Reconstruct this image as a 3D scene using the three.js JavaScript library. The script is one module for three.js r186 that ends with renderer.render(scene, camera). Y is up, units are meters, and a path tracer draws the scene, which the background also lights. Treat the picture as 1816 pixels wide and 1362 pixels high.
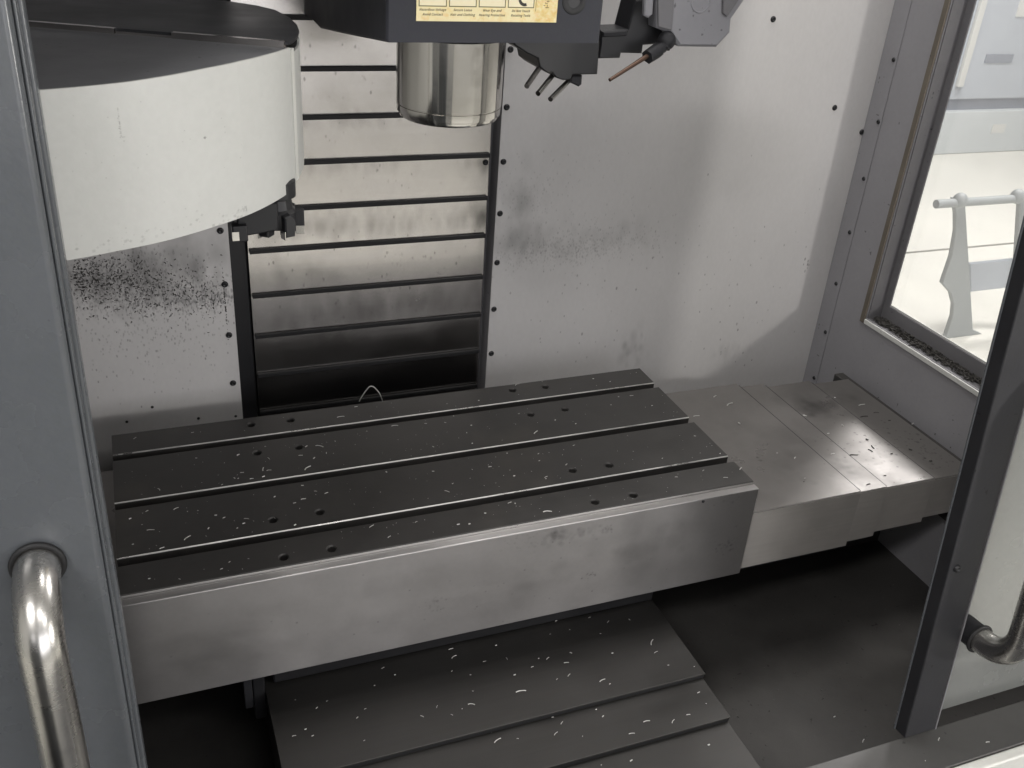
import * as THREE from 'three';
import { RoundedBoxGeometry } from 'three/addons/geometries/RoundedBoxGeometry.js';
import { mergeGeometries, mergeVertices, toCreasedNormals } from 'three/addons/utils/BufferGeometryUtils.js';
import { RectAreaLightUniformsLib } from 'three/addons/lights/RectAreaLightUniformsLib.js';
import { Brush, Evaluator, SUBTRACTION } from 'three-bvh-csg';

// ---------------------------------------------------------------- camera, exposure, lamps
// world: x along the table, y up, z towards the operator; the origin is the back left corner of the table top; the shop floor is at y = -0.8
const scene = new THREE.Scene();
const CAM = { f: 1707.8, x: 0.0906, y: 0.9947, z: 1.661, yaw: -0.4025, pitch: -0.5034, roll: 0.0762 };
const camera = new THREE.PerspectiveCamera(2 * Math.atan(681 / CAM.f) * 180 / Math.PI, 4 / 3, 0.05, 60);
camera.position.set(CAM.x, CAM.y, CAM.z);
camera.rotation.set(CAM.pitch, CAM.yaw, CAM.roll, 'YXZ');
camera.updateMatrixWorld(true);
const renderer = new THREE.WebGLRenderer({ antialias: true });
renderer.toneMapping = THREE.LinearToneMapping;
renderer.toneMappingExposure = 1.04;
renderer.shadowMap.enabled = true;
RectAreaLightUniformsLib.init();
const FLOOR = -0.8, CEIL = 3.0;
const LAMPS = [ // ceiling lamps of the shop: centre x, z, size x, size z, strength
  [-1.5, 2.6, 1.2, 0.5, 34],
  [0.9, 2.9, 1.2, 0.5, 4],
  [0.95, 0.1, 1.4, 0.6, 8],
  [2.6, 3.6, 1.2, 0.5, 6],
  [4.4, -0.6, 1.2, 0.5, 60],
  [5.0, -2.6, 1.2, 0.5, 60],
];
const WINDOWS = [[-3.6, -1.4], [-0.1, 2.15], [2.35, 4.9]]; // daylight windows in the shop wall behind the photographer
const WIN_Y = [0.25, 2.6], WIN_Z = 6, WIN_L = 1.82;
const WORK_LAMP = { at: [2.72, 0.78, 2.5], to: [1.5, 0.25, -0.157], size: 0.13, strength: 430 };

// ---------------------------------------------------------------- helpers
const V = (x, y, z) => new THREE.Vector3(x, y, z);
const camPos = camera.position.clone();
function ray(u, v) { return V((u - 908) / CAM.f, -(v - 681) / CAM.f, -1).applyQuaternion(camera.quaternion); }
function at(u, v, ax, val) { const d = ray(u, v); return camPos.clone().addScaledVector(d, (val - camPos[ax]) / d[ax]); }
function atPlane(u, v, p, n) { const d = ray(u, v); return camPos.clone().addScaledVector(d, p.clone().sub(camPos).dot(n) / d.dot(n)); }
let seed = 7;
function rnd() { seed = (seed + 0x6d2b79f5) | 0; let t = Math.imul(seed ^ (seed >>> 15), 1 | seed); t = (t + Math.imul(t ^ (t >>> 7), 61 | t)) ^ t; return ((t ^ (t >>> 14)) >>> 0) / 4294967296; }
const rr = (a, b) => a + (b - a) * rnd();
const gauss = () => Math.sqrt(-2 * Math.log(rnd() + 1e-9)) * Math.cos(6.2832 * rnd());
const used = new Map();
function numbered(n) { const k = used.get(n) || 0; used.set(n, k + 1); return k ? `${n}_${String(k).padStart(3, '0')}` : n; }
function shadow(o) { o.traverse((m) => { if (m.isMesh) { m.castShadow = true; m.receiveShadow = true; } }); return o; }
function thing(name, label, category, group) {
  const g = new THREE.Group(); g.name = numbered(name); g.userData = { label, category };
  if (group) g.userData.group = group;
  scene.add(g); return g;
}
function mesh(name, geo, mat, parent, label) {
  const m = new THREE.Mesh(Array.isArray(geo) ? merge(geo) : geo, mat); m.name = name; m.castShadow = m.receiveShadow = true;
  if (label) m.userData.label = label;
  parent.add(m); return m;
}
function single(name, geo, mat, label, category, group) {
  const m = mesh(numbered(name), geo, mat, scene); m.userData = { label, category };
  if (group) m.userData.group = group;
  return m;
}
function structure(name, geo, mat, label, category) { const m = mesh(numbered(name), geo, mat, scene); m.userData = { kind: 'structure', label, category }; return m; }
function clean(g) { let h = g.index ? g.toNonIndexed() : g; for (const k of Object.keys(h.attributes)) if (!['position', 'normal', 'uv'].includes(k)) h.deleteAttribute(k); return h; }
function merge(list) { return mergeGeometries(list.map(clean)); }
// uv in metres from the way each face points
function uvm(g) {
  g = clean(g); const p = g.attributes.position, uv = new Float32Array(p.count * 2), a = V(), b = V(), c = V(), n = V();
  for (let i = 0; i < p.count; i += 3) {
    a.fromBufferAttribute(p, i); b.fromBufferAttribute(p, i + 1); c.fromBufferAttribute(p, i + 2);
    n.copy(b).sub(a).cross(V().copy(c).sub(a)); const x = Math.abs(n.x), y = Math.abs(n.y), z = Math.abs(n.z);
    for (let k = 0; k < 3; k++) {
      const q = [a, b, c][k]; let s = q.x, t = q.y;
      if (x >= y && x >= z) { s = q.z; t = q.y; } else if (y >= x && y >= z) { s = q.x; t = q.z; }
      uv[(i + k) * 2] = s; uv[(i + k) * 2 + 1] = t;
    }
  }
  g.setAttribute('uv', new THREE.BufferAttribute(uv, 2)); return g;
}
function box(x0, x1, y0, y1, z0, z1, r = 0) {
  const w = x1 - x0, h = y1 - y0, d = z1 - z0;
  const g = r ? new RoundedBoxGeometry(w, h, d, 2, Math.min(r, w / 2.01, h / 2.01, d / 2.01)) : new THREE.BoxGeometry(w, h, d);
  g.translate((x0 + x1) / 2, (y0 + y1) / 2, (z0 + z1) / 2); return uvm(g);
}
// a flat outline with thickness: list of [a, b] in the plane, thickness d along the third axis from value c downwards
function slab(pts, ax, c, d, bevel = 0, holes = []) {
  const s = new THREE.Shape(pts.map((p) => new THREE.Vector2(p[0], p[1])));
  for (const h of holes) s.holes.push(new THREE.Path(h.map((p) => new THREE.Vector2(p[0], p[1]))));
  const g = new THREE.ExtrudeGeometry(s, { depth: d - 2 * bevel, bevelEnabled: bevel > 0, bevelThickness: bevel, bevelSize: bevel, bevelOffset: -bevel, bevelSegments: 1, curveSegments: 12 });
  g.translate(0, 0, bevel);
  if (ax === 'z') g.translate(0, 0, c - d);
  if (ax === 'x') { g.applyMatrix4(new THREE.Matrix4().set(0, 0, 1, 0, 0, 1, 0, 0, -1, 0, 0, 0, 0, 0, 0, 1)); g.translate(c - d, 0, 0); } // pts are [-z, y]
  if (ax === 'y') { g.applyMatrix4(new THREE.Matrix4().set(1, 0, 0, 0, 0, 0, 1, 0, 0, -1, 0, 0, 0, 0, 0, 1)); g.translate(0, c - d, 0); } // pts are [x, -z]
  return uvm(g);
}
const pix = (list, ax, val) => list.map(([u, v]) => { const p = at(u, v, ax, val); return ax === 'z' ? [p.x, p.y] : ax === 'x' ? [-p.z, p.y] : [p.x, -p.z]; });
function rod(p, q, r0, r1 = r0, seg = 16) {
  const d = q.clone().sub(p), g = new THREE.CylinderGeometry(r1, r0, d.length(), seg, 1);
  g.applyQuaternion(new THREE.Quaternion().setFromUnitVectors(V(0, 1, 0), d.clone().normalize())); const m = p.clone().add(q).multiplyScalar(0.5);
  g.translate(m.x, m.y, m.z); return clean(g);
}
function screwGeo(r = 0.0065, h = 0.004) { // button head with a socket, its axis along z, its base at z = 0
  const p = [[0, h * 0.55], [r * 0.38, h * 0.55], [r * 0.42, h], [r * 0.75, h * 0.88], [r, h * 0.3], [r, 0]].map((q) => new THREE.Vector2(q[0], q[1]));
  const g = new THREE.LatheGeometry(p.reverse(), 14); g.rotateX(Math.PI / 2); return clean(g);
}
const SCREW = screwGeo();

// ---------------------------------------------------------------- textures
function noiseGrid(n, seed0) { let s = seed0; const a = new Float32Array(n * n); for (let i = 0; i < n * n; i++) { s = (s + 0x6d2b79f5) | 0; let t = Math.imul(s ^ (s >>> 15), 1 | s); t = (t + Math.imul(t ^ (t >>> 7), 61 | t)) ^ t; a[i] = ((t ^ (t >>> 14)) >>> 0) / 4294967296; } return a; }
function fbm(size, px, py, oct, sd) { // tileable, values about 0..1
  const out = new Float32Array(size * size); let amp = 1, tot = 0;
  for (let o = 0; o < oct; o++) {
    const nx = px << o, ny = py << o, m = Math.max(nx, ny), g = noiseGrid(m, sd + o * 977);
    for (let y = 0; y < size; y++) for (let x = 0; x < size; x++) {
      const fx = x / size * nx, fy = y / size * ny, ix = fx | 0, iy = fy | 0; let tx = fx - ix, ty = fy - iy; tx = tx * tx * (3 - 2 * tx); ty = ty * ty * (3 - 2 * ty);
      const a = g[iy % ny * m + ix % nx], b = g[iy % ny * m + (ix + 1) % nx], c = g[(iy + 1) % ny * m + ix % nx], d = g[(iy + 1) % ny * m + (ix + 1) % nx];
      out[y * size + x] += amp * (a + (b - a) * tx + (c - a + (a - b - c + d) * tx) * ty);
    }
    tot += amp; amp *= 0.55;
  }
  for (let i = 0; i < out.length; i++) out[i] /= tot;
  return out;
}
const s8 = (l) => { l = Math.min(1, Math.max(0, l)); return 255 * (l <= 0.0031308 ? 12.92 * l : 1.055 * Math.pow(l, 1 / 2.4) - 0.055); };
function tex(size, fn, srgb, wrap = true, repeat = 1) { // fn(i, x, y) gives linear [r, g, b] or a number
  const d = new Uint8Array(size * size * 4);
  for (let y = 0; y < size; y++) for (let x = 0; x < size; x++) {
    const i = y * size + x, c = fn(i, x, y), q = typeof c === 'number' ? [c, c, c] : c;
    for (let k = 0; k < 3; k++) d[i * 4 + k] = srgb ? s8(q[k]) : Math.min(255, Math.max(0, q[k] * 255));
    d[i * 4 + 3] = 255;
  }
  const t = new THREE.DataTexture(d, size, size); t.magFilter = THREE.LinearFilter; t.minFilter = THREE.LinearMipmapLinearFilter; t.generateMipmaps = true;
  if (wrap) { t.wrapS = t.wrapT = THREE.RepeatWrapping; t.repeat.set(repeat, repeat); }
  if (srgb) t.colorSpace = THREE.SRGBColorSpace;
  t.needsUpdate = true; return t;
}
const N1 = fbm(512, 6, 6, 6, 11), N2 = fbm(512, 24, 24, 4, 57), N3 = fbm(512, 4, 160, 3, 91), N4 = fbm(512, 90, 90, 2, 131), N5 = fbm(512, 3, 3, 5, 201);
const tint = (c, k) => [c[0] * k, c[1] * k, c[2] * k];
function painted(c, amt = 0.1, speck = 0.06, repeat = 1.6) {
  return tex(512, (i) => { let k = 1 + amt * (N1[i] - 0.5) * 2 + 0.06 * (N4[i] - 0.5); if (N4[i] > 0.8 && N2[i] > 0.6) k *= 1 - speck * 6 * Math.min(1, (N4[i] - 0.8) * 12); return tint(c, k); }, true, true, repeat);
}
function roughTex(base, amt, streak = 0, repeat = 1.6) { return tex(512, (i) => base + amt * (N1[i] - 0.5) * 2 + 0.5 * amt * (N2[i] - 0.5) + streak * (N3[i] - 0.5), false, true, repeat); }
const bumpFine = tex(512, (i) => 0.5 + 0.6 * (N4[i] - 0.5) + 0.4 * (N2[i] - 0.5), false, true, 3);
const bumpSoft = tex(512, (i) => N5[i], false, true, 1.1);

function darkMat(c, rough = 0.6, amt = 0.15) { return new THREE.MeshPhysicalMaterial({ map: painted(c, amt, 0.1), roughness: 1, roughnessMap: roughTex(rough, 0.1), specularIntensity: 0.45, bumpMap: bumpFine, bumpScale: 0.00012 }); }
function paintMat(c, rough = 0.5, amt = 0.1, speck = 0.06) { return new THREE.MeshStandardMaterial({ map: painted(c, amt, speck), roughness: 1, roughnessMap: roughTex(rough, 0.1), metalness: 0, bumpMap: bumpFine, bumpScale: 0.00012 }); }
const M = {};
M.doorPaint = paintMat([0.1, 0.107, 0.116], 0.28, 0.05, 0.03);
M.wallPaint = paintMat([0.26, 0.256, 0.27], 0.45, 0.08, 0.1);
M.framePaint = paintMat([0.15, 0.147, 0.155], 0.45, 0.12, 0.12);
M.edgePaint = darkMat([0.027, 0.027, 0.03], 0.5, 0.25);
M.headPaint = darkMat([0.038, 0.039, 0.047], 0.55, 0.1);
M.white = paintMat([0.57, 0.574, 0.55], 0.42, 0.03, 0.04);
M.sillWhite = paintMat([0.7, 0.7, 0.66], 0.4, 0.03, 0.04);
M.sillDark = paintMat([0.07, 0.068, 0.066], 0.5, 0.15, 0.1);
M.carouselTop = paintMat([0.13, 0.132, 0.14], 0.4, 0.15, 0.12);
M.carouselLid = paintMat([0.02, 0.021, 0.024], 0.45, 0.12, 0.1);
M.pan = darkMat([0.046, 0.044, 0.042], 0.55, 0.35);
M.rubber = new THREE.MeshStandardMaterial({ color: new THREE.Color().setRGB(0.012, 0.012, 0.013), roughness: 0.6 });
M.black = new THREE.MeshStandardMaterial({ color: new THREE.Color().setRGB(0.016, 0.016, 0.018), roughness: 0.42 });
M.castGrey = paintMat([0.24, 0.238, 0.255], 0.55, 0.1, 0.1);
function steel(c, rough, amt, streak, bump = 0.00015, metal = 1, blotch = 0.16) { return new THREE.MeshStandardMaterial({ map: tex(512, (i) => tint(c, 1 + blotch * (N1[i] - 0.5) + 0.1 * (N3[i] - 0.5) + blotch * 0.8 * (N5[i] - 0.5)), true, true, 1.3), metalness: metal, roughness: 1, roughnessMap: roughTex(rough, amt, streak, 1.3), bumpMap: bumpSoft, bumpScale: bump }); }
M.plateSteel = steel([0.6, 0.575, 0.555], 0.22, 0.08, 0.03, 0.0005, 1, 0.6);
M.coverSteel = steel([0.22, 0.209, 0.198], 0.36, 0.16, 0.04, 0.0006, 0.6, 0.9);
M.litSkirtSteel = steel([0.5, 0.475, 0.45], 0.45, 0.12, 0.03, 0.0005, 0.4, 0.5);  // paler than the cover tops: reflected light on the skirts put into the colour
M.frontSteel = new THREE.MeshPhysicalMaterial({ metalness: 0.85, roughness: 1, roughnessMap: roughTex(0.34, 0.06, 0.04, 1.3), anisotropy: 0.85, anisotropyRotation: Math.PI / 2, bumpMap: bumpSoft, bumpScale: 0.0003 });
M.ySteel = steel([0.056, 0.054, 0.052], 0.42, 0.12, 0.05, 0.0005, 0.7);
M.doorSatin = new THREE.MeshPhysicalMaterial({ map: painted([0.17, 0.175, 0.168], 0.1, 0.05), roughness: 1, roughnessMap: roughTex(0.25, 0.08), clearcoat: 0.9, clearcoatRoughness: 0.14 });
M.brightSteel = new THREE.MeshStandardMaterial({ color: new THREE.Color().setRGB(0.66, 0.645, 0.62), metalness: 1, roughness: 0.16 });
M.spindleSteel = new THREE.MeshStandardMaterial({ color: new THREE.Color().setRGB(0.62, 0.6, 0.57), metalness: 1, roughness: 1, roughnessMap: roughTex(0.15, 0.06, 0.05, 5) });
M.edgeSteel = new THREE.MeshStandardMaterial({ color: new THREE.Color().setRGB(0.6, 0.59, 0.575), metalness: 1, roughness: 1, roughnessMap: roughTex(0.36, 0.3, 0, 3) });
M.tubeSteel = new THREE.MeshStandardMaterial({ color: new THREE.Color().setRGB(0.6, 0.585, 0.56), metalness: 1, roughness: 1, roughnessMap: roughTex(0.26, 0.08, 0.05, 4) });
M.chip = new THREE.MeshStandardMaterial({ color: new THREE.Color().setRGB(0.66, 0.65, 0.63), metalness: 0.5, roughness: 0.42 });
M.chipDark = new THREE.MeshStandardMaterial({ color: new THREE.Color().setRGB(0.05, 0.047, 0.043), metalness: 0.3, roughness: 0.5 });
M.copper = new THREE.MeshStandardMaterial({ color: new THREE.Color().setRGB(0.1, 0.062, 0.045), metalness: 0.7, roughness: 0.45 });
M.screw = new THREE.MeshStandardMaterial({ color: new THREE.Color().setRGB(0.03, 0.03, 0.032), metalness: 0.5, roughness: 0.35 });
M.table = new THREE.MeshStandardMaterial({
  map: tex(512, (i) => { let k = 0.78 + 0.5 * N1[i] + 0.25 * (N2[i] - 0.5) + 0.16 * (N3[i] - 0.5); const st = Math.max(0, N5[i] - 0.56) * 2.2; return [0.04 * k * (1 + st), 0.038 * k * (1 + st * 0.9), 0.0365 * k * (1 + st * 0.7)]; }, true, true, 1.4),
  roughness: 1, roughnessMap: roughTex(0.42, 0.12, 0.08, 1.4), metalness: 0.25, bumpMap: bumpFine, bumpScale: 0.0001 });
M.sealant = paintMat([0.13, 0.112, 0.088], 0.6, 0.3, 0.2);
M.glass = new THREE.MeshPhysicalMaterial({ color: 0xffffff, transmission: 0.9, thickness: 0, roughness: 0.05, ior: 1.5 });

// ---------------------------------------------------------------- lamps
M.lampBody = new THREE.MeshStandardMaterial({ color: 0xdddddd, roughness: 0.5 });
for (const [x, z, w, d, k] of LAMPS) {
  const g = thing('ceiling_lamp', 'flat white ceiling lamp of the workshop', 'lamp', 'ceiling lamps of the workshop');
  g.position.set(x, CEIL - 0.06, z);
  mesh('lamp_body', box(-w / 2 - 0.03, w / 2 + 0.03, 0, 0.06, -d / 2 - 0.03, d / 2 + 0.03, 0.01), M.lampBody, g);
  mesh('diffuser', box(-w / 2, w / 2, -0.008, 0, -d / 2, d / 2), new THREE.MeshStandardMaterial({ color: 0xffffff, emissive: new THREE.Color(1, 0.98, 0.95), emissiveIntensity: Math.min(k, 6) }), g);
  const l = new THREE.RectAreaLight(new THREE.Color(1, 0.972, 0.955), k, w, d); l.position.set(0, -0.02, 0); l.lookAt(x, -50, z); l.rotation.set(-Math.PI / 2, 0, 0); g.add(l);
}
{
  const W = WORK_LAMP, g = thing('work_lamp', 'square work lamp on a stand beside the machine', 'lamp');
  const p = V(...W.at), dir = V(...W.to).sub(p).normalize();
  g.position.set(p.x, FLOOR, p.z);
  const head = new THREE.Group(); // built turned to face its target
  const q = new THREE.Quaternion().setFromRotationMatrix(new THREE.Matrix4().lookAt(V(), dir, V(0, 1, 0)));
  const turn = (geo) => { geo.applyQuaternion(q); geo.translate(0, p.y - FLOOR, 0); return geo; };
  mesh('lamp_head', turn(box(-W.size * 0.6, W.size * 0.6, -W.size * 0.6, W.size * 0.6, 0, 0.05, 0.008)), M.black, g);
  mesh('lamp_face', turn(box(-W.size / 2, W.size / 2, -W.size / 2, W.size / 2, -0.006, -0.001)), new THREE.MeshStandardMaterial({ color: 0xffffff, emissive: new THREE.Color(1, 0.97, 0.92), emissiveIntensity: 8 }), g);
  mesh('post', rod(V(0, 0.02, 0).addScaledVector(dir, -0.07), V(0, p.y - FLOOR, 0).addScaledVector(dir, -0.07), 0.015), M.black, g);
  mesh('foot', box(-0.18, 0.18, 0, 0.02, -0.18, 0.18, 0.006), M.black, g);
  const l = new THREE.RectAreaLight(new THREE.Color(1, 0.97, 0.92), W.strength, W.size, W.size); l.position.set(0, p.y - FLOOR, 0).addScaledVector(dir, 0.012); l.quaternion.copy(q); g.add(l);
}

// ---------------------------------------------------------------- the workshop round the machine
const floorTex = tex(512, (i) => tint([0.68, 0.67, 0.61], 0.94 + 0.12 * N1[i] - (N4[i] > 0.82 ? 0.1 : 0)), true, true, 0.5);
M.floor = new THREE.MeshStandardMaterial({ map: floorTex, roughness: 1, roughnessMap: roughTex(0.35, 0.1, 0, 0.5) });
M.shopWall = new THREE.MeshStandardMaterial({ color: new THREE.Color().setRGB(0.55, 0.55, 0.53), roughness: 0.85 });
M.ceiling = new THREE.MeshStandardMaterial({ color: new THREE.Color().setRGB(0.5, 0.5, 0.5), roughness: 0.9 });
{
  // floor slabs meet at joints that show as dark lines
  const jz = at(1700, 440, 'y', FLOOR).z;
  const fl = structure('floor', [box(-4, 11, FLOOR - 0.1, FLOOR, -7, jz - 0.012), box(-4, 11, FLOOR - 0.1, FLOOR, jz + 0.012, 6)], M.floor, 'cream coated workshop floor seen through the side window', 'floor');
  mesh('floor_joint', box(-4, 11, FLOOR - 0.1, FLOOR - 0.012, jz - 0.012, jz + 0.012), M.rubber, fl);
  structure('ceiling', box(-4, 11, CEIL, CEIL + 0.1, -7, 6), M.ceiling, 'workshop ceiling', 'ceiling');
  structure('shop_wall', box(-4.1, -4, FLOOR, CEIL, -7, 6), M.shopWall, 'workshop wall', 'wall');
  structure('shop_wall', box(11, 11.1, FLOOR, CEIL, -7, 6), M.shopWall, 'workshop wall', 'wall');
  structure('shop_wall', box(-4, 11, FLOOR, CEIL, -7.1, -7), M.shopWall, 'workshop wall', 'wall');
  { // front wall with its daylight windows
    const holes = WINDOWS.map(([a, b]) => [[a, WIN_Y[0]], [a, WIN_Y[1]], [b, WIN_Y[1]], [b, WIN_Y[0]]]);
    structure('shop_wall', slab([[-4, FLOOR], [11, FLOOR], [11, CEIL], [-4, CEIL]], 'z', WIN_Z + 0.1, 0.1, 0, holes), M.shopWall, 'workshop wall with daylight windows', 'wall');
    M.daylight = new THREE.MeshStandardMaterial({ color: 0x222222, emissive: new THREE.Color(0.985, 0.975, 1), emissiveIntensity: WIN_L * 0.7 });
    for (const [a, b] of WINDOWS) {
      const g = thing('shop_window', 'tall daylight window in the workshop wall behind the photographer', 'window', 'workshop windows'), w = b - a, h = WIN_Y[1] - WIN_Y[0];
      g.position.set((a + b) / 2, WIN_Y[0], WIN_Z);
      mesh('window_frame', [box(-w / 2, -w / 2 + 0.05, 0, h, 0, 0.06), box(w / 2 - 0.05, w / 2, 0, h, 0, 0.06), box(-0.03, 0.03, 0, h, 0, 0.06), box(-w / 2, w / 2, 0, 0.05, -0.002, 0.058), box(-w / 2, w / 2, h - 0.05, h, -0.002, 0.058)], M.framePaint, g);
      mesh('bright_pane', box(-w / 2, w / 2, 0, h, 0.062, 0.07), M.daylight, g);
      for (const k of [-1, 1]) { const l = new THREE.RectAreaLight(new THREE.Color(0.985, 0.975, 1), WIN_L, w / 2 - 0.08, h - 0.1); l.position.set(k * w / 4, h / 2, -0.005); g.add(l); }
    }
  }
  const mat = structure('added_dark_mat', box(-1.2, 2.2, FLOOR + 0.0005, FLOOR + 0.014, 1.05, 2.6, 0.004), M.black, 'unseen black mat added before the machine for dark reflections', 'mat');  // added out of view so the steel faces mirror a dark floor
}

{
  const o = thing('shade_cabinet', 'unseen dark cabinet added to shade the lower left door', 'cabinet');  // added behind the camera to block window light from the lower door
  mesh('cabinet_body', box(-1.2, -0.05, FLOOR + 0.08, 0.72, 1.98, 2.45, 0.006), M.doorPaint, o);
  for (let i = 0; i < 5; i++) { const d = mesh('drawer', box(-1.17, -0.08, FLOOR + 0.12 + i * 0.28, FLOOR + 0.38 + i * 0.28, 1.962, 1.9795, 0.003), M.doorPaint, o); mesh('pull', box(-0.8, -0.4, FLOOR + 0.32 + i * 0.28, FLOOR + 0.34 + i * 0.28, 1.945, 1.9615, 0.003), M.black, d); }
  mesh('plinth', box(-1.18, -0.07, FLOOR, FLOOR + 0.079, 2.0, 2.43), M.black, o);
}
// ---------------------------------------------------------------- machine enclosure
const ZR = -0.1572, XR = 1.715, TOP = 1.15;
// print and grime on the two rear sheets: colour with grain, made in panel coordinates
function grimeTex(x0, x1, y0, y1, base, marks, size = 1024) {
  const w = x1 - x0, h = y1 - y0, a = new Float32Array(size * size).fill(1);
  const dot = (px, py, r, k, soft) => { const R = Math.ceil(r); for (let y = -R; y <= R; y++) for (let x = -R; x <= R; x++) { const X = Math.round(px) + x, Y = Math.round(py) + y; if (X < 0 || Y < 0 || X >= size || Y >= size || x * x + y * y > r * r) continue; a[Y * size + X] *= 1 - k * (soft ? 1 - (x * x + y * y) / (r * r) : 1); } };
  for (const m of marks) for (let n = 0; n < m.n; n++) {
    const x = m.x + gauss() * m.sx, y = m.y + gauss() * m.sy + (m.tilt || 0) * (x - m.x);
    dot((x - x0) / w * size, (y - y0) / h * size, rr(m.r[0], m.r[1]) / w * size, rr(m.k[0], m.k[1]), m.r[1] > 0.005);
  }
  return tex(size, (i, x, y) => { const j = (y % 512) * 512 + (x % 512); return tint(base, a[i] * (1 + 0.07 * (N1[j] - 0.5) + 0.05 * (N4[j] - 0.5))); }, true, false);
}
function panel(name, x0, x1, y0, y1, z0, z1, t, rough, label) {
  const w = x1 - x0, h = y1 - y0, g = new THREE.BoxGeometry(w, h, z1 - z0); g.translate((x0 + x1) / 2, (y0 + y1) / 2, (z0 + z1) / 2);
  const o = thing(name, label, 'wall panel');
  mesh('sheet', clean(g), new THREE.MeshStandardMaterial({ map: t, roughness: 1, roughnessMap: roughTex(rough, 0.06, 0, 1), bumpMap: bumpSoft, bumpScale: 0.0008 }), o);
  return o;
}
const zp = (u, v) => at(u, v, 'z', ZR);
{
  const mk = (u, v, su, sv, n, r, k, tilt) => { const p = zp(u, v); return { x: p.x, y: p.y, sx: su * 0.0012, sy: sv * 0.0012, n, r, k, tilt }; };
  const tR = grimeTex(0.798, XR, -0.45, TOP, [0.59, 0.577, 0.574], [
    mk(925, 350, 16, 22, 60, [0.008, 0.02], [0.015, 0.05]), mk(925, 425, 26, 22, 130, [0.008, 0.02], [0.015, 0.05]), mk(1010, 435, 55, 14, 130, [0.006, 0.016], [0.012, 0.04]), mk(1110, 415, 40, 14, 50, [0.006, 0.014], [0.012, 0.035]),
    mk(1000, 445, 70, 16, 700, [0.0005, 0.0018], [0.05, 0.22]), mk(940, 350, 30, 26, 160, [0.0005, 0.0015], [0.05, 0.2]), mk(1090, 425, 60, 20, 260, [0.0005, 0.0016], [0.05, 0.22]), mk(1000, 380, 110, 60, 300, [0.0005, 0.0013], [0.05, 0.25]),
    mk(1290, 625, 18, 10, 40, [0.004, 0.012], [0.015, 0.06]), mk(1120, 620, 16, 20, 40, [0.004, 0.014], [0.03, 0.1]), mk(1000, 540, 160, 90, 60, [0.0009, 0.0022], [0.2, 0.5]), mk(1300, 480, 120, 120, 40, [0.0009, 0.002], [0.2, 0.5]),
    mk(1430, 470, 8, 12, 8, [0.001, 0.0025], [0.3, 0.5]), mk(1290, 600, 60, 60, 14, [0.001, 0.0022], [0.3, 0.5])]);
  const R = panel('rear_panel', 0.798, XR, -0.45, TOP, ZR - 0.003, ZR, tR, 0.46, 'grey painted rear wall sheet right of the slatted column cover');
  for (let i = 0; i < 9; i++) { const s = mesh('screw', SCREW, M.screw, R); s.position.set(0.8073 + (i % 2) * 0.0004, 0.6593 + 0.1109 - i * 0.1109, ZR); }
  for (const [u, v] of [[1371, 34], [1480, 191], [1528, 234]]) { const s = mesh('screw', SCREW, M.screw, R); s.position.copy(zp(u, v)); }
  mesh('edge_flange', box(0.798, 0.8005, -0.45, TOP, ZR - 0.045, ZR - 0.003), M.wallPaint, R);
  const tL = grimeTex(-0.64, 0.2515, -0.45, TOP, [0.59, 0.577, 0.574], [
    mk(230, 480, 90, 24, 420, [0.006, 0.022], [0.02, 0.08]), mk(300, 520, 70, 16, 200, [0.006, 0.014], [0.02, 0.07]), mk(200, 500, 60, 24, 1400, [0.0006, 0.002], [0.06, 0.28], 0.05), mk(300, 525, 50, 14, 900, [0.0006, 0.0018], [0.06, 0.28]), mk(380, 530, 30, 10, 200, [0.001, 0.002], [0.1, 0.4]), mk(260, 570, 80, 40, 500, [0.0006, 0.0016], [0.1, 0.4]), mk(280, 640, 90, 50, 90, [0.0006, 0.0016], [0.1, 0.5])]);
  const L = panel('rear_panel', -0.64, 0.2515, -0.45, TOP, ZR - 0.003, ZR, tL, 0.46, 'grey painted rear wall sheet with black swarf stuck to it under the tool drum');
  for (let i = 0; i < 9; i++) { const s = mesh('screw', SCREW, M.screw, L); s.position.set(0.2371, 0.6593 + 0.1109 - i * 0.1109, ZR); }
  for (const [u, v] of [[270, 722], [225, 748], [418, 738], [352, 742]]) { const s = mesh('screw', screwGeo(0.003, 0.002), M.screw, L); s.position.copy(zp(u, v)); }
}
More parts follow.
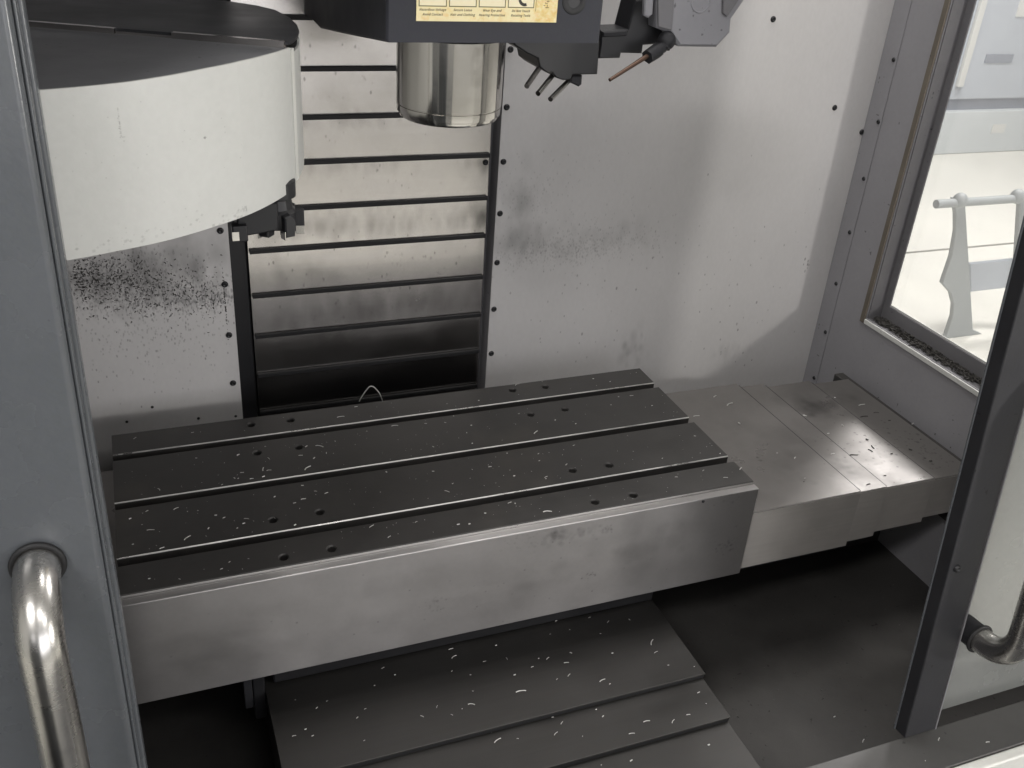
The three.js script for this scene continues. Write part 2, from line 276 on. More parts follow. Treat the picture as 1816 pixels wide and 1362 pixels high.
// telescopic cover of the column, in the opening between the rear sheets
{
  const q = (u, v, su, sv, n, r, k) => { const m = at(u, v, 'z', -0.187); return { x: m.x, y: m.y, sx: su * 0.0012, sy: sv * 0.0012, n, r, k }; };
  const sooty = grimeTex(0.25, 0.85, -0.2, 0.95, [0.6, 0.575, 0.555], [
    q(850, 385, 14, 12, 60, [0.006, 0.016], [0.03, 0.1]), q(855, 292, 16, 6, 40, [0.006, 0.012], [0.03, 0.1]), q(600, 295, 60, 5, 60, [0.006, 0.014], [0.02, 0.06]), q(600, 402, 130, 9, 200, [0.006, 0.018], [0.02, 0.07]), q(620, 212, 60, 5, 60, [0.006, 0.012], [0.02, 0.07]),
    q(650, 545, 150, 14, 240, [0.008, 0.022], [0.02, 0.07]), q(520, 480, 40, 14, 60, [0.008, 0.022], [0.02, 0.06]), q(640, 470, 120, 90, 160, [0.0008, 0.002], [0.1, 0.4]), q(620, 130, 70, 70, 60, [0.0008, 0.002], [0.1, 0.4]), q(600, 372, 90, 4, 50, [0.005, 0.01], [0.02, 0.07])], 1024);
  sooty.wrapS = sooty.wrapT = THREE.RepeatWrapping; sooty.repeat.set(1 / 0.6, 1 / 1.15); sooty.offset.set(-0.25 / 0.6, 0.2 / 1.15);
  const plateMat = M.plateSteel.clone(); plateMat.map = sooty;
  const o = thing('column_cover', 'slatted steel cover of overlapping plates in the rear wall opening', 'way cover');
  const ys = [0.89, 0.80, 0.71, 0.620, 0.531, 0.445, 0.354, 0.270, 0.174, 0.083, -0.009, -0.1, -0.2];
  for (let i = 0; i < ys.length - 1; i++) {
    const t = ys[i], b = ys[i + 1], x0 = 0.289, x1 = 0.788;
    const g = slab([[0.188, b - 0.004], [0.1856, b - 0.004], [0.1872, (t + b) / 2], [0.1889, t + 0.003], [0.1919, t + 0.003]], 'x', x1, x1 - x0, 0); // pts are [-z, y]
    const pl = mesh('cover_plate', g, plateMat, o);
    mesh('lip', box(x0 + 0.002, x1 - 0.002, b - 0.0045, b + 0.0045, -0.1845, -0.178, 0.0012), M.rubber, pl);
  }
  mesh('side_guide', box(0.2525, 0.287, -0.45, TOP, -0.25, -0.192, 0.004), M.black, o);
  mesh('side_guide', box(0.7895, 0.7975, -0.45, TOP, -0.25, -0.2, 0.001), M.framePaint, o);
  mesh('back_plate', box(0.24, 0.82, -0.45, TOP, -0.27, -0.252), M.black, o);
  const s1 = mesh('bolt', SCREW, M.screw, o); s1.position.copy(at(868, 288, 'z', -0.187)); s1.scale.setScalar(0.9); s1.position.z = -0.187; s1.position.x = 0.78;
}
// right side wall with its window
const WIN = (() => { // clear opening in the glass plane and the larger opening in the wall sheet
  const gx = XR + 0.04, a = at(1577.5, 544, 'x', gx), c = at(1538, 558, 'x', XR);
  return { gx, z0: a.z, y0: a.y, wz0: c.z, wy0: c.y - 0.01, z1: 0.76, y1: 0.98 };
})();
{
  const o = thing('side_wall', 'dark grey right side wall of the machine around the window', 'wall panel');
  const hole = [[-WIN.wz0, WIN.wy0], [-WIN.wz0, WIN.y1 + 0.03], [-WIN.z1 - 0.03, WIN.y1 + 0.03], [-WIN.z1 - 0.03, WIN.wy0]];
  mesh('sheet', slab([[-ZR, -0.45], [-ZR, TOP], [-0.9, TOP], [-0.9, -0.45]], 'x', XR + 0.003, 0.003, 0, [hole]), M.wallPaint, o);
  mesh('corner_flange', box(XR - 0.0025, XR - 0.0003, -0.35, TOP, ZR + 0.001, ZR + 0.052, 0.0008), M.wallPaint, o);
  for (const [u, v] of [[1585, 106], [1558, 216], [1532, 317], [1507, 412], [1483, 503], [1464, 589], [1444, 670]]) {
    const s = mesh('screw', SCREW, M.screw, o); const p = at(u, v, 'x', XR - 0.0025); s.position.copy(p); s.rotation.y = -Math.PI / 2; s.scale.setScalar(0.8);
  }
  const { gx, z0, y0, wz0, wy0, z1, y1 } = WIN;
  const f = mesh('window_frame', [ // the recess between the sheet and the glass
    slab([[-wz0, wy0], [-wz0, y1 + 0.03], [-wz0 - 0.003, y1 + 0.03], [-wz0 - 0.003, wy0]], 'x', gx, gx - XR - 0.003),
    slab([[-wz0 - 0.003, wy0], [-z1 - 0.03, wy0], [-z1 - 0.03, wy0 - 0.003], [-wz0 - 0.003, wy0 - 0.003]].reverse(), 'x', gx, gx - XR - 0.003),
    slab([[-wz0 + 0.0, wy0 - 0.003], [-wz0 + 0.0, y1 + 0.03], [-z1 - 0.03, y1 + 0.03], [-z1 - 0.03, wy0 - 0.003]], 'x', gx + 0.004, 0.004, 0, [[[-z0, y0], [-z0, y1], [-z1, y1], [-z1, y0]]]),
  ], M.framePaint, o);
  mesh('inner_lip', [box(XR - 0.006, XR - 0.0005, wy0 - 0.012, y1 + 0.03, wz0 - 0.014, wz0 - 0.001, 0.001)], M.sealant, f, 'yellowed sealed edge of the window frame');
  mesh('bottom_lip', [box(XR - 0.005, XR - 0.0005, wy0 - 0.012, wy0 - 0.001, wz0, z1 + 0.03, 0.001)], M.white, f);  // white here stands for the bright reflection along the ledge lip
  mesh('window_pane', box(gx + 0.0065, gx + 0.0115, y0 - 0.02, y1 + 0.02, z0 - 0.02, z1 + 0.02), M.glass, o);
  mesh('gasket', [box(gx + 0.0045, gx + 0.0063, y0 - 0.012, y0 + 0.004, z0, z1)], M.white, f, 'white strip along the bottom of the glass');
}
{ // left side wall, behind the left door
  const o = thing('side_wall', 'grey left side wall of the machine behind the left door', 'wall panel');
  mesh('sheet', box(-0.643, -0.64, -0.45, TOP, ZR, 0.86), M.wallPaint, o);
}
{ // roof added out of view to keep ceiling light off the drum bay
  const o = thing('shade_roof', 'unseen grey roof added to shade the tool drum bay', 'roof sheet');
  mesh('sheet', box(-0.643, 0.37, TOP + 0.0005, TOP + 0.004, ZR - 0.003, 0.74), M.wallPaint, o);
  mesh('stiffener', box(-0.63, 0.36, TOP + 0.0045, TOP + 0.03, 0.28, 0.31, 0.002), M.wallPaint, o);
}
// chip pan under everything
{
  const o = thing('chip_pan', 'dark grey oily chip pan under the covers', 'pan');
  mesh('pan_floor', box(-0.64, XR, -0.47, -0.44, ZR, 0.86), M.pan, o);
  mesh('base_step', box(0.97, XR, -0.44, -0.3, ZR + 0.002, 0.14, 0.004), M.pan, o);
  mesh('base_step', box(-0.64, 0.18, -0.44, -0.3, ZR + 0.002, 0.14, 0.004), M.pan, o);
  mesh('base_step', box(1.27, XR, -0.44, -0.385, 0.1405, 0.24, 0.004), M.pan, o);
}
// front sill
{
  const o = thing('front_sill', 'dark oily door sill with a white front face', 'sill');
  mesh('sill_top', box(-0.66, XR + 0.05, -0.29, -0.26, 0.872, 0.945, 0.002), M.sillDark, o);
  mesh('sill_front', box(-0.66, XR + 0.05, -0.8, -0.262, 0.9455, 0.965, 0.004), M.sillWhite, o);
  mesh('sill_back', box(-0.66, XR + 0.05, -0.47, -0.29, 0.8605, 0.884), M.pan, o);
}

// ---------------------------------------------------------------- work table
const LT = 1.1054, DT = 0.46, SLOT = [0.0753, 0.2263, 0.3764];
{
  const o = thing('work_table', 'dark steel machine table with three long slots and drilled holes', 'machine table');
  const w = 0.0098, W = 0.0165, pts = [[0, -0.09], [0, -0.0012], [0.0012, 0]];
  for (const s of SLOT) { const c = s + w * 0.5; pts.push([c - w - 0.002, 0], [c - w - 0.002, -0.0024], [c - w, -0.0024], [c - w, -0.02], [c - W, -0.02], [c - W, -0.034], [c + W, -0.034], [c + W, -0.02], [c + w, -0.02], [c + w, -0.0006], [c + w + 0.0006, 0]); }
  pts.push([DT - 0.0015, 0], [DT, -0.0015], [DT, -0.09]);
  let g = slab(pts.map(([z, y]) => [-z, y]), 'x', LT, LT);
  const ev = new Evaluator(); ev.useGroups = false; ev.attributes = ['position', 'normal', 'uv'];
  let b = new Brush(mergeVertices(g)); b.updateMatrixWorld();
  const holes = [[445, 753], [515, 745], [456, 803], [530, 793], [484, 922], [567, 908], [503, 988], [588, 973], [909, 692], [967, 686], [941, 735], [1002, 726], [1015, 834], [1080, 825], [1055, 890], [1123, 878]];
  for (const [u, v] of holes) {
    const p = at(u, v, 'y', 0); const c = new THREE.LatheGeometry([[0, -0.04], [0.0072, -0.04], [0.0072, -0.0018], [0.0092, 0.0002], [0.0092, 0.004], [0, 0.004]].map((q) => new THREE.Vector2(...q)), 20);
    const cb = new Brush(c); cb.position.set(p.x, 0, p.z); cb.updateMatrixWorld(); b = ev.evaluate(b, cb, SUBTRACTION); b.updateMatrixWorld();
  }
  mesh('tabletop', uvm(toCreasedNormals(b.geometry, 0.4)), M.table, o);
  for (const s of SLOT) { const c = s + w * 0.5 - w; mesh('slot_edge', slab([[-(c - 0.0019), -0.0023], [-(c - 0.0019), -0.0001], [-(c - 0.0014), -0.0001], [-c, -0.0014], [-c, -0.0023]], 'x', LT, LT), M.edgeSteel, o, 'bright bare edge of a table slot'); }
  mesh('front_edge', slab([[-DT + 0.0001, -0.006], [-DT + 0.0001, -0.0015], [-DT - 0.0002, -0.0025], [-DT - 0.0004, -0.006]].reverse(), 'x', LT, LT), M.edgeSteel, o);
  const fp = M.frontSteel.clone(); // rust and oil spots where the photograph shows them
  { const q = (u, v, su, sv, n, r, k) => { const m = at(u, v, 'z', 0.4776); return { x: m.x, y: m.y, sx: su * 0.0009, sy: sv * 0.0009, n, r, k }; };
    const t = grimeTex(0, 1.12, -1.12, 0, [0.44, 0.425, 0.42], [q(985, 950, 12, 10, 50, [0.003, 0.009], [0.03, 0.12]), q(1040, 945, 26, 8, 40, [0.003, 0.008], [0.03, 0.12]), q(1075, 942, 8, 8, 30, [0.001, 0.003], [0.04, 0.14]), q(1045, 1020, 16, 3, 14, [0.001, 0.0025], [0.1, 0.3]),
      q(768, 1075, 10, 10, 26, [0.001, 0.003], [0.04, 0.15]), q(1290, 965, 16, 14, 40, [0.001, 0.003], [0.05, 0.16]), q(1300, 880, 20, 10, 20, [0.001, 0.003], [0.05, 0.16]), q(800, 1050, 300, 60, 70, [0.0008, 0.002], [0.08, 0.3]), q(930, 960, 30, 14, 40, [0.001, 0.003], [0.03, 0.1]), q(700, 1080, 260, 50, 60, [0.01, 0.05], [0.01, 0.05]), q(1150, 950, 90, 50, 60, [0.006, 0.03], [0.01, 0.06])], 1024);
    t.wrapS = t.wrapT = THREE.RepeatWrapping; t.repeat.set(1 / 1.12, 1 / 1.12); fp.map = t; }
  mesh('front_plate', box(0.002, LT + 0.002, -0.207, -0.0055, DT + 0.0004, 0.4776, 0.0018), fp, o, 'brushed steel front plate of the table');
  mesh('table_core', box(0.03, LT - 0.03, -0.2, -0.0905, 0.02, DT - 0.002), M.black, o);
  const s = mesh('screw', screwGeo(0.003, 0.002), M.screw, o); s.position.copy(at(1247, 889, 'z', 0.4776)); s.position.z = 0.4776;
}
// saddle below the table
{
  const o = thing('saddle', 'black cast saddle carrying the table', 'machine part');
  mesh('saddle_block', box(0.215, 0.95, -0.2755, -0.2095, -0.1, 0.43, 0.004), M.black, o);
  mesh('saddle_skirt', box(0.18, 0.2, -0.34, -0.212, 0.05, 0.44, 0.003), M.black, o);
  mesh('bracket', box(0.165, 0.179, -0.31, -0.2095, 0.405, 0.44, 0.002), M.edgePaint, o);
}
// telescopic covers beside and before the table
{
  const q = (u, v, su, sv, n, r, k) => { const m = at(u, v, 'y', -0.077); return { x: m.x, y: m.z, sx: su * 0.0011, sy: sv * 0.0025, n, r, k }; };
  const t = grimeTex(0.9, 2.02, -0.1, 1.02, [0.185, 0.176, 0.168], [q(1445, 718, 26, 9, 160, [0.008, 0.022], [0.03, 0.09]), q(1500, 700, 30, 8, 60, [0.008, 0.02], [0.02, 0.06]), q(1500, 830, 16, 10, 60, [0.005, 0.014], [0.03, 0.1]), q(1560, 790, 60, 26, 120, [0.001, 0.003], [0.1, 0.4]), q(1640, 790, 30, 16, 60, [0.001, 0.004], [0.1, 0.4]), q(1300, 780, 60, 26, 90, [0.01, 0.04], [0.01, 0.04]), q(1400, 840, 50, 20, 60, [0.006, 0.02], [0.02, 0.05])], 1024);
  t.wrapS = t.wrapT = THREE.RepeatWrapping; t.repeat.set(1 / 1.12, 1 / 1.12); t.offset.set(-0.9 / 1.12, 0.1 / 1.12);
  M.coverStained = M.coverSteel.clone(); M.coverStained.map = t;
}
function xCover(label, xs, dir) {
  const o = thing('way_cover', label, 'way cover');
  for (let i = 0; i < xs.length - 1; i++) {
    const y = -0.071 - i * 0.006, zb = 0.008 + i * 0.007, zf = 0.466 - i * 0.005, a = xs[i] - dir * 0.03, b = xs[i + 1], x0 = Math.min(a, b), x1 = Math.max(a, b), t = 0.0028;
    const yf = -0.206 + i * 0.006, top = [[-zb, -0.19], [-zb, y - 0.002], [-zb - 0.002, y], [-zf + 0.003, y], [-zf + 0.0005, y - 0.0024], [-zf + t, y - t - 0.001], [-zb - t, y - t - 0.001], [-zb - t, -0.19]];
    const shift = (g) => { const a = g.attributes.uv; for (let k = 0; k < a.count; k++) a.setXY(k, a.getX(k) + i * 0.37, a.getY(k) + i * 0.61); return g; };
    const p = mesh('cover_plate', slab(top, 'x', x1, x1 - x0), M.coverStained, o);
    if (i < xs.length - 2) mesh('wiper', box(Math.min(b, b + dir * 0.0035), Math.max(b, b + dir * 0.0035), y - 0.0058, y - 0.0012, zb + 0.008, zf - 0.006), M.rubber, p);
    mesh('front_skirt', shift(slab([[-zf + t, y - t - 0.0012], [-zf, y - 0.0026], [-zf, yf], [-zf + t, yf]].reverse(), 'x', x1, x1 - x0)), M.litSkirtSteel, p);
  }
  return o;
}
{
  const x1 = at(1526, 870, 'y', -0.07).x, x2 = at(1579, 866, 'y', -0.0745).x, x3 = at(1670, 854, 'y', -0.079).x;
  const o = xCover('stepped steel telescopic cover right of the table, littered with chips', [LT - 0.08, x1, x2, x3, 1.685], 1);
  mesh('end_strip', box(1.6855, 1.712, -0.24, -0.1, -0.02, 0.46, 0.003), M.pan, o);
  xCover('stepped steel telescopic cover left of the table behind the left door', [0.08, -0.3, -0.45, -0.62], -1);
}
{
  const o = thing('way_cover', 'dark steel plates of the front way cover stepping down below the table', 'way cover');
  const zf = [0.629, 0.722, 0.85];
  for (let i = 0; i < 3; i++) {
    const y = -0.28 - i * 0.0115;
    const p = mesh('cover_plate', box(0.2 + i * 0.001, 0.953 - i * 0.003, y - 0.004, y, i ? zf[i - 1] - 0.1 : 0.1, zf[i], 0.0012), M.ySteel, o);
    if (i < 2) mesh('wiper', box(0.204, 0.951 - i * 0.003, y - 0.0112, y - 0.0042, zf[i] - 0.012, zf[i] - 0.001, 0.001), M.rubber, p);
    mesh('side_fold', box(0.9505 - i * 0.003, 0.9525 - i * 0.003, y - 0.12, y - 0.0042, i ? zf[i - 1] - 0.08 : 0.1, zf[i] - 0.014), M.ySteel, p);
    mesh('side_fold', box(0.2005 + i * 0.001, 0.2025 + i * 0.001, y - 0.12, y - 0.0042, i ? zf[i - 1] - 0.08 : 0.1, zf[i] - 0.014), M.ySteel, p);
  }
}

// ---------------------------------------------------------------- spindle head
const XS = 0.5385, ZS = 0.292;
{
  const o = thing('spindle_head', 'dark grey spindle head with a yellowed warning plate and polished spindle nose', 'spindle head');
  const zf = ZS + 0.105, x0 = at(685, 74, 'z', zf).x, x1 = at(1063, 77, 'z', zf).x, yb = at(870, 76, 'z', zf).y;
  const side = pix([[685, 74], [610, 60], [566, 50], [548, 31], [530, 24], [498, 22]], 'x', x0);
  side[0] = [-zf, yb];
  const zb = side[side.length - 1][0];
  mesh('housing', slab([[-zf, yb], ...side.slice(1), [zb, 1.15], [-zf, 1.15]].map((p) => p), 'x', x1, x1 - x0, 0.003), M.headPaint, o);
  // warning plate
  const cv = document.createElement('canvas'); cv.width = 1024; cv.height = 512; const c = cv.getContext('2d');
  c.fillStyle = '#e9dcae'; c.fillRect(0, 0, 1024, 512);
  for (let i = 0; i < 900; i++) { const x = rnd() < 0.45 ? 860 + rnd() * 164 : rnd() * 1024, y = 512 - Math.abs(gauss()) * 190; c.fillStyle = `rgba(${190 + rnd() * 40 | 0},${130 + rnd() * 50 | 0},${30 + rnd() * 40 | 0},${0.02 + rnd() * 0.06})`; c.beginPath(); c.ellipse(x, y, 4 + rnd() * 26, 3 + rnd() * 14, rnd() * 3, 0, 7); c.fill(); }
  const caps = [['Hazardous Voltage', 'Avoid Contact'], ['Secure Loose', 'Hair and Clothing'], ['Wear Eye and', 'Hearing Protection'], ['Do Not Touch', 'Rotating Tools']];
  c.textAlign = 'center'; c.lineWidth = 6; c.strokeStyle = '#6b6438';
  for (let i = 0; i < 4; i++) {
    const x = 18 + i * 212; c.fillStyle = 'rgba(236,228,196,0.8)'; c.fillRect(x, 120, 190, 296); c.strokeStyle = '#5d5830'; c.strokeRect(x, 120, 190, 296);
    c.fillStyle = '#3a3016'; c.font = 'italic bold 21px sans-serif'; c.fillText(caps[i][0], x + 95, 446); c.fillText(caps[i][1], x + 95, 476);
  }
  c.fillStyle = '#2d2820'; // feet of the four pictograms, as far as the photograph shows them
  c.beginPath(); c.moveTo(120, 250); c.lineTo(190, 250); c.lineTo(188, 340); c.lineTo(165, 372); c.lineTo(130, 370); c.lineTo(105, 320); c.fill();
  c.fillRect(330, 240, 72, 128); c.beginPath(); c.moveTo(278, 240); c.lineTo(318, 240); c.lineTo(300, 320); c.lineTo(283, 368); c.fill();
  c.beginPath(); c.moveTo(500, 250); c.lineTo(610, 250); c.lineTo(612, 345); c.lineTo(560, 345); c.lineTo(556, 325); c.lineTo(526, 322); c.fill();
  c.lineWidth = 20; c.strokeStyle = '#2d2820'; c.beginPath(); c.arc(758, 280, 34, 0.2, 2.6); c.stroke(); c.beginPath(); c.arc(775, 360, 38, 1.2, 3.0); c.stroke();
  c.fillStyle = '#9c7c3a'; c.fillRect(858, 60, 4, 380); c.font = '24px serif'; c.fillStyle = '#6d5a30';
  for (let i = 0; i < 9; i++) { c.fillRect(930 + rr(-14, 10), 300 + i * 14, rr(10, 30), 4); c.fillRect(935 + rr(-8, 14), 296 + i * 14, 4, rr(8, 16)); }
  const ct = new THREE.CanvasTexture(cv); ct.colorSpace = THREE.SRGBColorSpace;
  const lb = at(738, 36, 'z', zf + 0.001), rb = at(986, 41, 'z', zf + 0.001), lw = rb.x - lb.x, lh = lw / 2;
  const lg = new THREE.BoxGeometry(lw, lh, 0.0012); lg.translate((lb.x + rb.x) / 2, (lb.y + rb.y) / 2 + lh / 2, zf + 0.0008);
  mesh('warning_plate', lg, new THREE.MeshStandardMaterial({ map: ct, roughness: 0.55 }), o, 'yellowed warning plate with four pictograms and captions');
  const hp = at(1018, 2, 'z', zf); const plug = new THREE.LatheGeometry([[0.009, -0.002], [0.009, 0.001], [0.0165, 0.001], [0.018, -0.001]].map((q) => new THREE.Vector2(...q)), 24); plug.rotateX(Math.PI / 2); plug.translate(hp.x, hp.y, zf + 0.0005);
  mesh('grommet', plug, M.rubber, o); mesh('grommet_core', rod(V(hp.x, hp.y, zf - 0.001), V(hp.x, hp.y, zf + 0.0008), 0.0095), M.black, o);
  // spindle nose
  const yt = yb + 0.002, yl = 0.6475, r = 0.0772;
  const prof = [[0.028, yl + 0.03], [0.03, yl + 0.001], [0.05, yl], [r - 0.008, yl], [r - 0.0055, yl + 0.0015], [r - 0.0045, yl + 0.006], [r - 0.0028, yl + 0.0068], [r - 0.0028, yl + 0.0078], [r - 0.0012, yl + 0.0084], [r - 0.0008, yl + 0.018], [r - 0.0022, yl + 0.0186], [r - 0.0022, yl + 0.0196], [r, yl + 0.0205], [r, yt - 0.008]];
  const sg = new THREE.LatheGeometry(prof.map((q) => new THREE.Vector2(...q)), 72); sg.translate(XS, 0, ZS);
  const sp = mesh('spindle_nose', uvm(toCreasedNormals(sg, 0.5)), M.spindleSteel, o, 'polished steel spindle nose');
  const fg = new THREE.LatheGeometry([[r - 0.004, yt - 0.0085], [r + 0.004, yt - 0.0085], [r + 0.006, yt - 0.006], [r + 0.006, yt]].map((q) => new THREE.Vector2(...q)), 48); fg.translate(XS, 0, ZS);
  mesh('flange', clean(fg), M.black, sp);
}
// nozzle block to the right below the head
const ZN = 0.28;
{
  const o = thing('nozzle_block', 'black coolant block with three steel nozzles under the spindle head', 'nozzle block');
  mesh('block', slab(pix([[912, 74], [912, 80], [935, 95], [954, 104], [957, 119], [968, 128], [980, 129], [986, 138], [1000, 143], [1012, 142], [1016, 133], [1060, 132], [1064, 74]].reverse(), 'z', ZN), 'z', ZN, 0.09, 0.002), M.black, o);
  mesh('drain_plug', slab(pix([[1014, 134], [1033, 134], [1032, 150], [1027, 154], [1012, 147]].reverse(), 'z', ZN - 0.01), 'z', ZN - 0.01, 0.02, 0.002), M.edgePaint, o);
  for (const [a, b, d] of [[[962, 112], [934, 153], 1], [[985, 128], [954, 166], 0], [[1010, 142], [976, 176], 0]]) mesh('nozzle', rod(at(a[0], a[1], 'z', ZN - 0.02), at(b[0], b[1], 'z', ZN + 0.025), 0.0042, 0.004), d ? M.coverSteel : M.brightSteel, o);
}
{
  const o = thing('blow_nozzle_bracket', 'grey cast housing on a black stepped bracket with a brown pipe nozzle', 'bracket');
  const z = ZN - 0.02;
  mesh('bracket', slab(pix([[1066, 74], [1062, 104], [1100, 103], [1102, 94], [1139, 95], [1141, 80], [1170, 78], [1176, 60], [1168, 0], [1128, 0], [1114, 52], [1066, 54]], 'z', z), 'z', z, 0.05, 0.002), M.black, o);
  mesh('rail', slab(pix([[1070, 57], [1112, 54], [1112, 64], [1070, 66]], 'z', z + 0.006), 'z', z + 0.006, 0.005, 0.0015), M.edgePaint, o);
  const hz = z + 0.03;
  mesh('housing', slab(pix([[1165, -40], [1166, 50], [1190, 60], [1205, 83], [1272, 84], [1296, 58], [1298, 34], [1326, -6], [1326, -40]], 'z', hz), 'z', hz, 0.09, 0.004), M.castGrey, o);
  mesh('side_cap', slab(pix([[1166, -40], [1168, 48], [1192, 54], [1199, -40]], 'z', hz + 0.004), 'z', hz + 0.004, 0.0045, 0.001), M.framePaint, o);
  mesh('rib', slab(pix([[1284, -40], [1283, 24], [1290, 30], [1318, -10], [1318, -40]], 'z', hz + 0.006), 'z', hz + 0.006, 0.0065, 0.001), M.framePaint, o);
  const bp = at(1243, 2, 'z', hz); const bg = new THREE.TorusGeometry(0.0165, 0.0014, 8, 30); bg.translate(bp.x, bp.y, hz); mesh('boss_ring', bg, M.castGrey, o);
  mesh('latch', slab(pix([[1145, -40], [1143, 28], [1150, 32], [1158, 26], [1162, -40]], 'z', hz + 0.002), 'z', hz + 0.002, 0.01, 0.002), M.castGrey, o);
  const P = (u, v, dz) => at(u, v, 'z', hz + dz);
  mesh('pipe', rod(P(1150, 98, 0.01), P(1081, 142, 0.03), 0.0038, 0.0026), M.copper, o, 'brown stained pipe of the blow nozzle');
  mesh('pipe_nut', [rod(P(1176, 82, 0), P(1150, 100, 0.01), 0.0095, 0.0095, 8), rod(P(1166, 89, 0.003), P(1148, 101, 0.011), 0.0125, 0.0115, 6), rod(P(1186, 62, -0.004), P(1176, 84, 0.0), 0.0115, 0.0115, 12), new THREE.SphereGeometry(0.0145, 12, 10).translate(...P(1182, 72, -0.002).toArray())], M.edgePaint, o);
}

// ---------------------------------------------------------------- tool drum (carousel)
{
  const o = thing('tool_drum', 'white sheet metal tool drum with a dark sloping top', 'tool changer');
  const cx = -0.076, cz = 0.296, R = 0.40;
  const hit = (u, v, R0 = R) => { const d = ray(u, v), ox = camPos.x - cx, oz = camPos.z - cz, a = d.x * d.x + d.z * d.z, b = ox * d.x + oz * d.z, c = ox * ox + oz * oz - R0 * R0, D = Math.max(0, b * b - a * c); return camPos.clone().addScaledVector(d, (-b - Math.sqrt(D)) / a); };
  const ang = (p) => Math.atan2(p.x - cx, p.z - cz);
  const bot = [[118, 462], [208, 445], [298, 426], [380, 402], [443, 380], [489, 357], [521, 335]].map(([u, v]) => { const p = hit(u, v); return [ang(p), p.y]; });
  const top = [[68, 160], [231, 145], [363, 122], [430, 108], [479, 96], [518, 83]].map(([u, v]) => { const p = hit(u, v); return [ang(p), p.y]; });
  const lerp = (l, t) => { let i = 0; while (i < l.length - 2 && t > l[i + 1][0]) i++; const k = (t - l[i][0]) / (l[i + 1][0] - l[i][0]); return l[i][1] + (l[i + 1][1] - l[i][1]) * k; };
  const a0 = (bot[0][0] + top[0][0]) / 2, a1 = (bot[bot.length - 1][0] + top[top.length - 1][0]) / 2;
  function arc(t0, t1, n, r0, r1, yb, ytop) { // curved sheet between two radii
    const pos = [], idx = [], q = (t, r, y) => pos.push(cx + r * Math.sin(t), y, cz + r * Math.cos(t));
    for (let i = 0; i <= n; i++) { const t = t0 + (t1 - t0) * i / n, b = yb(t), u = ytop(t); q(t, r1, b); q(t, r1, u); q(t, r0, u); q(t, r0, b); }
    for (let i = 0; i < n; i++) for (let k = 0; k < 4; k++) { const a = i * 4 + k, b = i * 4 + (k + 1) % 4, c = a + 4, d = b + 4; idx.push(a, c, b, b, c, d); }
    const e = n * 4; idx.push(0, 1, 2, 0, 2, 3, e, e + 2, e + 1, e, e + 3, e + 2);
    const g = new THREE.BufferGeometry(); g.setAttribute('position', new THREE.Float32BufferAttribute(pos, 3)); g.setIndex(idx); return uvm(toCreasedNormals(g, 0.5));
  }
  const yb = (t) => lerp(bot, t), yt = (t) => lerp(top, t);
  const sm = M.white.clone();
  { const q = (u, v, su, sv, n, r, k, tilt) => { const m = hit(u, v); return { x: m.x, y: m.y, sx: su * 0.0006, sy: sv * 0.0006, n, r, k, tilt }; };
    const t = grimeTex(-0.5, 0.5, 0.3, 1.3, [0.57, 0.574, 0.55], [q(211, 220, 0.6, 14, 40, [0.0005, 0.0008], [0.1, 0.3]), q(216, 246, 2, 2, 6, [0.0006, 0.001], [0.2, 0.4]), q(362, 246, 1, 1, 3, [0.0006, 0.001], [0.3, 0.5]), q(440, 372, 26, 6, 90, [0.0006, 0.002], [0.05, 0.25]), q(475, 336, 12, 12, 40, [0.001, 0.003], [0.03, 0.12]), q(300, 300, 160, 90, 60, [0.0004, 0.0009], [0.08, 0.3]), q(395, 200, 20, 60, 60, [0.002, 0.008], [0.004, 0.02]), q(250, 420, 90, 8, 60, [0.0005, 0.0014], [0.06, 0.25])], 1024);
    t.wrapS = t.wrapT = THREE.RepeatWrapping; t.offset.set(0.5, -0.3); sm.map = t; }
  mesh('skirt', arc(a0, a1, 44, R - 0.003, R, yb, yt), sm, o, 'white curved skirt of the tool drum');
  mesh('skirt_return', arc(a0 - 0.9, a0 - 0.004, 20, R - 0.014, R - 0.010, (t) => yb(a0) + 0.01, () => yt(a0) - 0.004), M.castGrey, o);
  mesh('end_trim', arc(a1 + 0.004, a1 + 0.03, 2, R - 0.006, R + 0.001, () => yb(a1) + 0.008, () => yt(a1) - 0.002), M.sillWhite, o);
  mesh('rear_skirt', arc(a1 + 0.034, a1 + 0.9, 16, R - 0.009, R - 0.006, () => yb(a1) + 0.0, () => yt(a1) - 0.012), M.white, o);
  // sloping front top plate, up to a ridge, and the darker rear lid behind it
  const PR = V(cx + (R - 0.001) * Math.sin(a1), yt(a1), cz + (R - 0.001) * Math.cos(a1));
  const PL = at(50, 46, 'z', 0.33);
  const n = 24, tl = [];
  for (let i = 0; i <= n; i++) { const t = a0 - 0.35 + (a1 - a0 + 0.35) * i / n, s = i / n; const A = V(cx + (R - 0.004) * Math.sin(t), yt(Math.max(t, a0)) - 0.001, cz + (R - 0.004) * Math.cos(t)); const B = PL.clone().lerp(PR, s * 1.12 - 0.12); if (s === 1) B.copy(PR); tl.push([A, B]); }
  function sheet(rows, th) { const pos = [], idx = []; for (const [A, B] of rows) for (const P of [A, B, V(B.x, B.y - th, B.z), V(A.x, A.y - th, A.z)]) pos.push(P.x, P.y, P.z); for (let i = 0; i < rows.length - 1; i++) for (let k = 0; k < 4; k++) { const a = i * 4 + k, b = i * 4 + (k + 1) % 4, c = a + 4, d = b + 4; idx.push(a, c, b, b, c, d); } const e = (rows.length - 1) * 4; idx.push(0, 1, 2, 0, 2, 3, e, e + 2, e + 1, e, e + 3, e + 2); const g = new THREE.BufferGeometry(); g.setAttribute('position', new THREE.Float32BufferAttribute(pos, 3)); g.setIndex(idx); return uvm(toCreasedNormals(g, 0.5)); }
